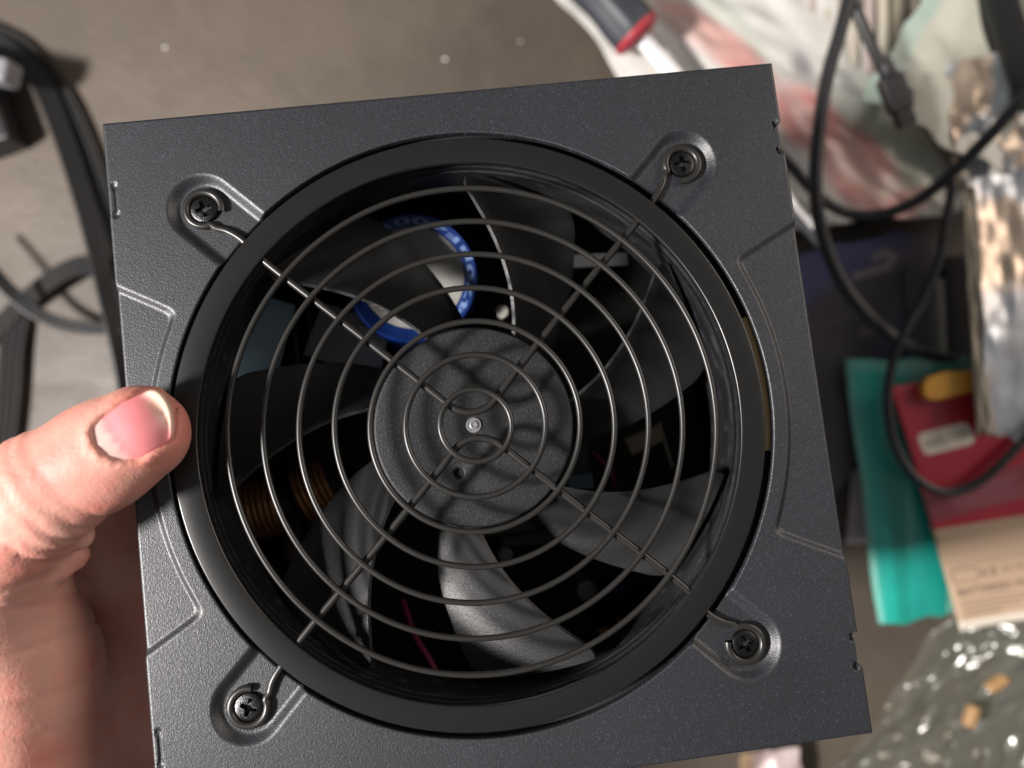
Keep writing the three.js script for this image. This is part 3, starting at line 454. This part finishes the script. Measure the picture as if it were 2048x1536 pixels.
{ // navy pouch with grey printed lines
  const cr = creases(14, 31), wv = (x) => 0.5 + 0.5 * Math.sin(x);
  const lines = [[0.1516,0.009,-0.0467], [0.168,0.009,-0.0522]];
  const A = [[0.1509,0.009,-0.0474],[0.1637,0.009,-0.0511],[0.1669,0.009,-0.0555],[0.1632,0.009,-0.0577],[0.1593,0.009,-0.0555]], B = [[0.134,0.009,-0.0259],[0.1571,0.009,-0.0329]], Cc = [[0.1461,0.009,-0.0412],[0.1505,0.009,-0.0369]], E2 = [[0.1538,0.009,-0.0226],[0.1604,0.009,-0.0248]];
  const stroke = (x, z, p, w) => { let d = 1; for (let i = 0; i < p.length - 1; i++) { const [ax, , az] = p[i], [bx, , bz] = p[i + 1], t = clamp(((x - ax) * (bx - ax) + (z - az) * (bz - az)) / ((bx - ax) ** 2 + (bz - az) ** 2), 0, 1); d = Math.min(d, Math.hypot(x - ax - t * (bx - ax), z - az - t * (bz - az))); } return 1 - sstep(w * 0.6, w * 1.2, d); };
  const tint = (u, v, x, z) => { let c = mixc([0.06, 0.047, 0.062], [0.06, 0.065, 0.165], sstep(0.35, 0.65, noise2(u * 2.3 + 0.4, v * 3, 71))); c = mixc(c, [0.27, 0.22, 0.21], 0.9 * stroke(x, z, A, 0.0019)); c = mixc(c, [0.09, 0.075, 0.085], 0.7 * stroke(x, z, B, 0.0018)); c = mixc(c, [0.10, 0.08, 0.10], 0.7 * stroke(x, z, Cc, 0.0018)); return mixc(c, [0.17, 0.12, 0.14], 0.8 * stroke(x, z, E2, 0.0018)); };
  tag(centred(put('pouch', sheetGeo([[0.1245,0.005,-0.0584],[0.1845,0.006,-0.0686],[0.1905,0.004,-0.0073],[0.1345,0.002,0.0541]], 110, 130, (u, v) => 0.004 + 0.006 * cr(u, v) + 0.002 * Math.sin(Math.PI * u) , 0.0006, tint, 0.04, 15), VC(0.45, { clearcoat: 0.25, clearcoatRoughness: 0.35 }), scene)), 'navy blue pouch with grey printed lines beside the power supply', 'pouch');
  const b = thing('plug_block', 'black plastic block with a pale stripe beside the silver bag', 'block', [0.1955,0,-0.0333]);
  b.rotation.y = 0.05;
  put('block_body', new RoundedBoxGeometry(0.022, 0.012, 0.046, 3, 0.002).translate(0.004, 0.006, 0), std(0.012, 0.012, 0.014, 0.4), b);
  put('stripe', new RoundedBoxGeometry(0.0045, 0.012, 0.034, 2, 0.001).translate(-0.0095, 0.0066, 0.004), std(0.2, 0.2, 0.19, 0.45), b);
  put('shoulder', new RoundedBoxGeometry(0.012, 0.014, 0.04, 2, 0.002).translate(-0.019, 0.008, 0.002), std(0.06, 0.06, 0.065, 0.5), b);
}
{ // teal packet, lilac card
  tag(centred(put('paper_card', sheetGeo([[0.1513,0.003,0.0384],[0.1709,0.003,0.0373],[0.1709,0.003,0.0696],[0.1486,0.003,0.071]], 8, 8, () => 0.001, 0.0006, null), std(0.48, 0.40, 0.46, 0.6), scene)), 'small lilac card sticking out under the teal packet', 'card');
  const cr = creases(16, 41, 0.02);
  const tint = (u, v) => { const n = noise2(u * 3, v * 6, 83); let c = mixc([0.01, 0.27, 0.215], [0.015, 0.36, 0.30], n); const band = sstep(0.17, 0.22, u) * sstep(0.36, 0.30, u); c = mixc(c, [0.008, 0.23, 0.175], band * 0.8); return mixc(c, [0.19, 0.45, 0.37], clamp(sstep(0.55, 0.8, noise2(u * 6 + 3, v * 3.2, 84)) * sstep(0.3, 0.45, u) + 0.8 * sstep(0.07, 0.0, u) + 0.6 * sstep(0.06, 0.02, v), 0, 0.85)); };
  tag(centred(put('packet', sheetGeo([[0.1423,0.016,-0.0099],[0.2023,0.016,-0.012],[0.192,0.014,0.096],[0.1562,0.012,0.1027]], 90, 150, (u, v) => 0.004 + 0.005 * Math.sqrt(Math.max(0, Math.sin(Math.PI * u))) + 0.0045 * cr(u, v), 0.0005, tint, 0.02, 17), VC(0.3, { clearcoat: 0.6, clearcoatRoughness: 0.2 }), scene)), 'teal plastic packet lying under the red card', 'packet');
}
{ // red card with label and print
  const print = canvasTex(1024, 1584, (x, w, h) => {
    const S = w, T = h; x.fillStyle = '#a92032'; x.fillRect(0, 0, w, h);
    x.fillStyle = '#8d3f49'; x.beginPath(); x.moveTo(0, T * 0.44); x.lineTo(S * 0.62, T * 0.385); x.lineTo(S, T * 0.36); x.lineTo(S, T * 0.43); x.lineTo(S * 0.55, T * 0.52); x.lineTo(0, T * 0.56); x.fill();
    x.fillStyle = '#a0626a'; for (let i = 0; i < 5; i++) x.fillRect(S * (0.1 + 0.02 * i), T * (0.425 + i * 0.021), S * (0.5 - 0.06 * (i % 2)), T * 0.008);
    x.fillStyle = '#b01a26'; x.fillRect(S * 0.62, T * 0.44, S * 0.38, T * 0.1);
    x.fillStyle = '#b89d84'; x.fillRect(0, T * 0.585, S, T * 0.415);
    x.fillStyle = '#d8cdbd'; x.fillRect(0, T * 0.965, S, T * 0.035);
    x.fillStyle = '#8d7a68'; x.fillRect(S * 0.06, T * 0.735, S * 0.94, T * 0.004);
    x.save(); x.translate(S * 0.235, T * 0.238); x.rotate(-0.09); x.fillStyle = '#d9cdbd'; x.beginPath(); x.roundRect(-S * 0.165, -T * 0.046, S * 0.33, T * 0.092, 40); x.fill(); x.fillStyle = '#8f8576'; x.font = 'bold 62px sans-serif'; x.textAlign = 'center'; x.textBaseline = 'middle'; x.fillText('UNO-7200', 0, 4); x.restore();
    x.strokeStyle = '#5a4a3e'; x.lineWidth = 6; x.beginPath(); x.roundRect(S * 0.035, T * 0.757, S * 0.16, T * 0.052, 16); x.stroke();
    x.fillStyle = '#54463b'; x.textAlign = 'left'; x.textBaseline = 'alphabetic'; x.font = 'bold 70px sans-serif'; x.fillText('x 2', S * 0.21, T * 0.80); x.font = '44px sans-serif'; x.fillText('AA 1.5V', S * 0.34, T * 0.795);
    x.font = 'bold 68px sans-serif'; x.fillText('BATTERIES FOURNIES', S * 0.04, T * 0.865);
    x.fillStyle = '#7d6b5c'; for (let i = 0; i < 4; i++) x.fillRect(S * 0.05, T * (0.885 + i * 0.019), S * (0.62 - 0.13 * i), T * 0.006);
  });
  const card = thing('package_card', 'red and beige product card with a pale label under the thin cable loop', 'product card', [0.2062,0.022,0.0469]);
  const o = centred(put('card', sheetGeo([[0.1553,0.03,0.0012],[0.2213,0.03,-0.0095],[0.2508,0.03,0.0903],[0.1844,0.03,0.1011]], 40, 50, (u, v) => 0.0012 * Math.sin(Math.PI * v) + 0.0006 * noise2(u * 4, v * 4, 91), 0.0012, null), phys(1, 1, 1, 0.34, { map: print, clearcoat: 0.5, clearcoatRoughness: 0.15 }), scene)); scene.remove(o); o.position.sub(card.position); card.add(o);
  const y = tag(put('tab', (() => { const s = new THREE.Shape(); s.moveTo(-0.013, -0.003); s.quadraticCurveTo(-0.0135, 0.004, -0.008, 0.0048); s.quadraticCurveTo(0, 0.0068, 0.006, 0.0045); s.lineTo(0.016, 0.004); s.lineTo(0.016, -0.004); s.quadraticCurveTo(0.004, -0.0055, -0.006, -0.0062); s.quadraticCurveTo(-0.0125, -0.0065, -0.013, -0.003); return new THREE.ExtrudeGeometry(s, { depth: 0.003, bevelThickness: 0.001, bevelSize: 0.001, bevelSegments: 3, curveSegments: 16 }).rotateX(-Math.PI / 2); })(), std(0.70, 0.33, 0.04, 0.5), scene), 'small orange yellow tab lying across the top of the red card', 'tab');
  y.position.set(0.1776,0.033,0); y.rotation.y = 0.16; y.geometry.scale(0.82, 0.9, 0.78);
}
// cables
const rubber = phys(0.016, 0.016, 0.017, 0.42), rubber2 = phys(0.011, 0.011, 0.0115, 0.42);
function cable(name, label, cat, pts, r, m = rubber, group) { const c = curve(pts), mid = c.getPoint(0.5), g = new THREE.TubeGeometry(c, 140, r, 14); const caps = [c.getPoint(0), c.getPoint(1)].map((p) => new THREE.SphereGeometry(r, 12, 8).translate(p.x, p.y, p.z)); const o = put(name, merge([g, ...caps]).translate(-mid.x, -mid.y, -mid.z), m, scene); o.position.copy(mid); return tag(o, label, cat, group); }
cable('cable', 'thick black cable looping down past the screwdriver tip to the silver bag', 'cable', [[0.1324,0.052,-0.1594],[0.1279,0.05,-0.1391],[0.1227,0.048,-0.1186],[0.1203,0.046,-0.0977],[0.1199,0.044,-0.0766],[0.1242,0.04,-0.0596],[0.1332,0.036,-0.0421],[0.1468,0.032,-0.0273],[0.1635,0.028,-0.0162],[0.1808,0.024,-0.0109],[0.2,0.02,-0.0089]], 0.0027);
cable('cable', 'black cable curving from the grey antistatic bag to the power supply corner', 'cable', [[0.2031,0.058,-0.1185],[0.193,0.056,-0.107],[0.1831,0.052,-0.0949],[0.174,0.044,-0.0835],[0.1642,0.036,-0.0745],[0.1519,0.032,-0.0697],[0.1394,0.03,-0.0701],[0.127,0.03,-0.0769],[0.1164,0.028,-0.0898],[0.1056,0.026,-0.1019]], 0.0023);
cable('cable', 'thin black cable making a loop over the red card', 'cable', [[0.1729,0.046,-0.0781],[0.1716,0.044,-0.0648],[0.1697,0.042,-0.0493],[0.1642,0.04,-0.0336],[0.1556,0.04,-0.0176],[0.1521,0.038,-0.0036],[0.1517,0.038,0.0125],[0.1554,0.038,0.0276],[0.1634,0.038,0.0386],[0.1739,0.038,0.0437],[0.1854,0.038,0.0411],[0.1974,0.038,0.0316],[0.2179,0.036,0.0105]], 0.0018);
cable('cable', 'short black cable behind the power supply corner near the screwdriver tip', 'cable', [[0.1073,0.014,-0.1034],[0.1206,0.013,-0.0939],[0.1318,0.012,-0.0844],[0.1413,0.01,-0.0772],[0.154,0.006,-0.0726]], 0.0038);
{
  const t = thing('plug_cable', 'black cable ending in a moulded plug over the pale green bag', 'cable', [0.1513,0.044,-0.1142]);
  const at = t.position, loc = (l) => l.map((p) => [p[0] - at.x, p[1] - at.y, p[2] - at.z]);
  put('cord', tube(loc([[0.1275,0.05,-0.1604],[0.1337,0.049,-0.1454],[0.1401,0.047,-0.1336],[0.1459,0.045,-0.1246],[0.1503,0.044,-0.1191]]), 0.0023, 60, 12), rubber2, t);
  const dir = new THREE.Group(); dir.name = 'plug'; t.add(dir);
  const P = [[0.1481,0.0445,-0.1228],[0.1565,0.043,-0.1026]], a = loc(P), d = V3(a[1]).sub(V3(a[0])), len = d.length(); dir.position.set(...a[0]); dir.quaternion.setFromUnitVectors(new THREE.Vector3(0, 0, 1), d.normalize());
  const bm = std(0.020, 0.019, 0.021, 0.45);
  put('plug_body', new RoundedBoxGeometry(0.0098, 0.006, len * 0.66, 3, 0.0012).translate(0, 0, len * 0.40), bm, dir);
  put('plug_tip', new RoundedBoxGeometry(0.0072, 0.0045, len * 0.34, 3, 0.0006).translate(0, 0, len * 0.84), bm, dir);
  put('strain_relief', lathe([[0.0024, -0.006], [0.0032, -0.004], [0.0036, 0.003], [0, 0.003]], 20), bm, dir);
  put('latch', new RoundedBoxGeometry(0.002, 0.0028, len * 0.18, 2, 0.0005).translate(0.0052, 0.0006, len * 0.5), bm, dir);
}
{ // thick sleeved cable in the corner
  const braid = tex(256, (i, j) => 0.5 + 0.5 * Math.sin((i + j) / 256 * Math.PI * 2 * 4) * Math.sin((i - j) / 256 * Math.PI * 2 * 4), false, 1); braid.repeat.set(30, 4);
  const o = cable('sleeved_cable', 'thick braided black cable in the corner above the grey antistatic bag', 'cable', [[0.1922,0.04,-0.1676],[0.1952,0.04,-0.1536],[0.2,0.038,-0.1425],[0.207,0.034,-0.131],[0.2163,0.026,-0.1207]], 0.0062, phys(0.012, 0.012, 0.012, 0.5, { bumpMap: braid, bumpScale: 0.0004 })); o.castShadow = true;
  cable('sleeved_cable', 'second braided black cable hugging the thick one in the corner', 'cable', [[0.1932,0.034,-0.1707],[0.1954,0.033,-0.1549],[0.1986,0.031,-0.1456],[0.2056,0.027,-0.1349]], 0.0042, phys(0.012, 0.012, 0.012, 0.5, { bumpMap: braid, bumpScale: 0.0004 }));
}
// flat cables at the left
const matt = std(0.007, 0.0066, 0.006, 0.8);
function ribbon(label, pts, n, pitch, tiltAt, m = rubber2, group) {
  const c = curve(pts), mid = c.getPoint(0.5), t = thing('flat_cable', label, 'cable', [mid.x, mid.y, mid.z], group), lines = Array.from({ length: n }, () => []), up = new THREE.Vector3(0, 1, 0);
  for (let i = 0; i <= 60; i++) { const s = i / 60, p = c.getPoint(s).sub(mid), T = c.getTangent(s), side = new THREE.Vector3().crossVectors(T, up).normalize(), nrm = new THREE.Vector3().crossVectors(side, T).normalize(), a = tiltAt(s); for (let k = 0; k < n; k++) { const o = (k - (n - 1) / 2) * pitch; lines[k].push(p.clone().addScaledVector(side, o * Math.cos(a)).addScaledVector(nrm, o * Math.sin(a))); } }
  for (const l of lines) put('wire', new THREE.TubeGeometry(new THREE.CatmullRomCurve3(l), 110, pitch * 0.53, 10), m, t);
  return t;
}
ribbon('flat black ribbed cable running down the left beside the power supply', [[-0.2385,0.008,-0.1536],[-0.2209,0.008,-0.147],[-0.2077,0.008,-0.1327],[-0.1979,0.009,-0.1114],[-0.1908,0.01,-0.0914],[-0.1845,0.011,-0.0715],[-0.1786,0.012,-0.0496],[-0.1721,0.014,-0.0255],[-0.1683,0.012,-0.0017],[-0.1667,0.01,0.0201]], 5, 0.0017, (s) => 0.5 + 0.5 * s);
ribbon('flat black cable lying in its shade beside the ribbed one', [[-0.2419,0.003,-0.1602],[-0.2196,0.003,-0.149],[-0.2039,0.003,-0.1312],[-0.1917,0.003,-0.1067],[-0.1839,0.003,-0.0821],[-0.1767,0.003,-0.0553],[-0.1705,0.003,-0.0286],[-0.166,0.003,0.0027]], 5, 0.0024, () => 0.05, matt);
ribbon('flat black cable hooking across below the others to the case edge', [[-0.2325,0.02,-0.0612],[-0.2208,0.02,-0.0474],[-0.2125,0.018,-0.0376],[-0.2019,0.016,-0.0292],[-0.1901,0.014,-0.0251],[-0.176,0.012,-0.0244],[-0.1606,0.01,-0.0258]], 4, 0.0017, (s) => 0.9 - 0.3 * s);
ribbon('twisted flat black cable forming a dark band above the hooked one', [[-0.2419,0.003,-0.0152],[-0.2256,0.004,-0.0285],[-0.2111,0.006,-0.0405],[-0.1978,0.008,-0.0491],[-0.1879,0.008,-0.0524],[-0.1735,0.006,-0.0504]], 4, 0.0022, (s) => 0.2, matt);
ribbon('flat black cable hanging straight down beside the thumb', [[-0.2196,0.003,-0.0353],[-0.2223,0.004,-0.0151],[-0.2234,0.004,0.0027],[-0.2252,0.004,0.0205],[-0.229,0.004,0.0427],[-0.2345,0.004,0.065]], 4, 0.0028, () => 0.1, matt);
{
  const t = thing('cable_connector', 'black connector block at the edge beside the ribbed cable', 'connector', [-0.2336,0,-0.1165]); t.rotation.y = 0.35;
  put('connector_body', new RoundedBoxGeometry(0.026, 0.016, 0.032, 3, 0.002).translate(0, 0.008, 0), std(0.012, 0.012, 0.013, 0.45), t);
  put('connector_latch', new RoundedBoxGeometry(0.008, 0.004, 0.02, 2, 0.001).translate(0.002, 0.018, 0), std(0.014, 0.014, 0.015, 0.4), t);
  const g = tag(put('grey_plug', mergeGeometries([new RoundedBoxGeometry(0.03, 0.012, 0.010, 3, 0.002).translate(0, 0.006, 0), new RoundedBoxGeometry(0.018, 0.008, 0.014, 3, 0.002).translate(-0.02, 0.006, 0)]), std(0.20, 0.20, 0.215, 0.4), scene), 'light grey plug at the edge above the black connector block', 'plug'); g.position.set(-0.2223,0.02,-0.132); g.rotation.y = -0.2;
}
{ // screwdriver: local y runs from the handle's end to the tip
  const A = [[0.0162,0.04,-0.1776],[0.0535,0.036,-0.1422],[0.1322,0.022,-0.0591]], t = thing('screwdriver', 'screwdriver with dark grey handle, red collar and bright steel shaft behind the power supply', 'screwdriver', A[0]);
  const d = V3(A[2]).sub(V3(A[0])), L = d.length(), Lh = V3(A[1]).sub(V3(A[0])).length(); t.quaternion.setFromUnitVectors(new THREE.Vector3(0, 1, 0), d.normalize());
  const pr = [[0, 0], [0.007, 0.0005], [0.010, 0.004], [0.0107, Lh * 0.35], [0.0098, Lh * 0.6], [0.0106, Lh * 0.8], [0.0108, Lh * 0.9], [0.0104, Lh - 0.003], [0.0094, Lh - 0.001], [0, Lh - 0.001]];
  const hg = new THREE.LatheGeometry(new THREE.SplineCurve(pr.slice(1, -1).map((p) => new THREE.Vector2(...p))).getPoints(40), 72), p = hg.attributes.position;
  for (let i = 0; i < p.count; i++) { const a = Math.atan2(p.getZ(i), p.getX(i)), y = p.getY(i), k = 1 - 0.07 * (0.5 + 0.5 * Math.cos(6 * a)) * sstep(Lh, Lh * 0.9, y); p.setX(i, p.getX(i) * k); p.setZ(i, p.getZ(i) * k); } hg.computeVertexNormals();
  put('handle', hg, phys(0.03, 0.033, 0.042, 0.5), t);
  put('collar', new THREE.LatheGeometry([[0.0105, Lh - 0.0035], [0.0107, Lh - 0.002], [0.0099, Lh - 0.0006], [0.0068, Lh + 0.0008], [0.0036, Lh + 0.0014]].map((q) => new THREE.Vector2(...q)), 48), std(0.36, 0.03, 0.045, 0.5), t);
  put('shaft', toCreasedNormals(new THREE.LatheGeometry([[0.0034, Lh], [0.0034, L - 0.001], [0.0028, L], [0, L]].map((q) => new THREE.Vector2(...q)), 6), 0.4), std(0.78, 0.79, 0.82, 0.4, { metalness: 0.55 }), t);
}
{ // clear bag with small parts
  const cr = creases(60, 57, 0.012), c2 = creases(60, 58, 0.008), th = (u, v) => 0.004 + 0.008 + 0.020 * cr(u, v) * sstep(0, 0.1, u) + 0.020 * sstep(0, 0.3, v) * c2(u, v) + 0.006 * Math.sin(Math.PI * clamp(v, 0, 1)) + 0.006 * Math.abs(noise2(u * 13, v * 13, 59) - 0.5) + 0.0015 * Math.abs(noise2(u * 27, v * 27, 60) - 0.5);
  tag(centred(put('clear_bag', sheetGeo([[0.1955,0.005,0.0881],[0.2477,0.008,0.0796],[0.2477,0.008,0.1874],[0.1215,0.004,0.1851]], 150, 150, th, 0.0004, null, 0.05, 21), phys(0.80, 0.80, 0.735, 0.24, { transmission: 0.95, ior: 1.6, thickness: 0, clearcoat: 0.6, clearcoatRoughness: 0.1 }), scene)), 'crumpled clear plastic bag lying below the red card', 'clear bag');
  tag(centred(put('paper_insert', sheetGeo([[0.21,0.001,0.1261],[0.2459,0.001,0.1194],[0.2459,0.001,0.1642],[0.2033,0.001,0.1598]], 10, 10, (u, v) => 0.001 * noise2(u * 3, v * 3, 5), 0.0006, null), std(0.09, 0.085, 0.075, 0.6), scene)), 'dark insert sheet inside the crumpled clear bag', 'insert');
  for (const [at, r, lab] of [[[[0.2025,0.026,0.1248]], 0.6, 'orange plastic piece in the clear bag, nearer the red card'], [[[0.1916,0.026,0.1386]], 1.25, 'orange plastic piece in the clear bag, farther from the red card']]) {
    const o = tag(put('plastic_piece', new RoundedBoxGeometry(0.0095, 0.005, 0.0046, 3, 0.0016), std(0.36, 0.21, 0.09, 0.5), scene), lab, 'plastic piece'); o.position.set(...at[0]); o.rotation.y = r;
  }
  const c3 = creases(22, 77, 0.02);
  tag(centred(put('wrapper', sheetGeo([[0.1004,0.006,0.162],[0.1257,0.006,0.1589],[0.1282,0.004,0.194],[0.097,0.004,0.194]], 60, 60, (u, v) => 0.006 + 0.010 * c3(u, v), 0.0004, (u, v) => mixc([0.36, 0.28, 0.27], [0.28, 0.19, 0.11], sstep(0.35, 0.1, u)), 0.08, 22), VC(0.35), scene)), 'pinkish crumpled wrapper below the bottom edge of the power supply', 'wrapper');
}
for (const [p, s, lab] of [[[[-0.1559,0.0005,-0.1512]], 1.0, 'pale crumb on the bare table near the flat cables'], [[[-0.0301,0.0005,-0.146]], 1.15, 'pale crumb on the table above the middle of the case'], [[[0.0038,0.0005,-0.1539]], 0.7, 'tiny pale crumb on the table nearest the white bag']]) {
  const g = new THREE.IcosahedronGeometry(0.0006 * s, 2), q = g.attributes.position; for (let i = 0; i < q.count; i++) { const k = 0.8 + 0.4 * noise3(q.getX(i) * 1500, q.getY(i) * 1500, q.getZ(i) * 1500, 7); q.setXYZ(i, q.getX(i) * k * 1.3, q.getY(i) * k * 0.7, q.getZ(i) * k); } g.computeVertexNormals();
  const o = tag(put('crumb', g, std(0.8, 0.78, 0.74, 0.5), scene), lab, 'crumb'); o.position.set(...p[0]);
}

renderer.render(scene, camera);
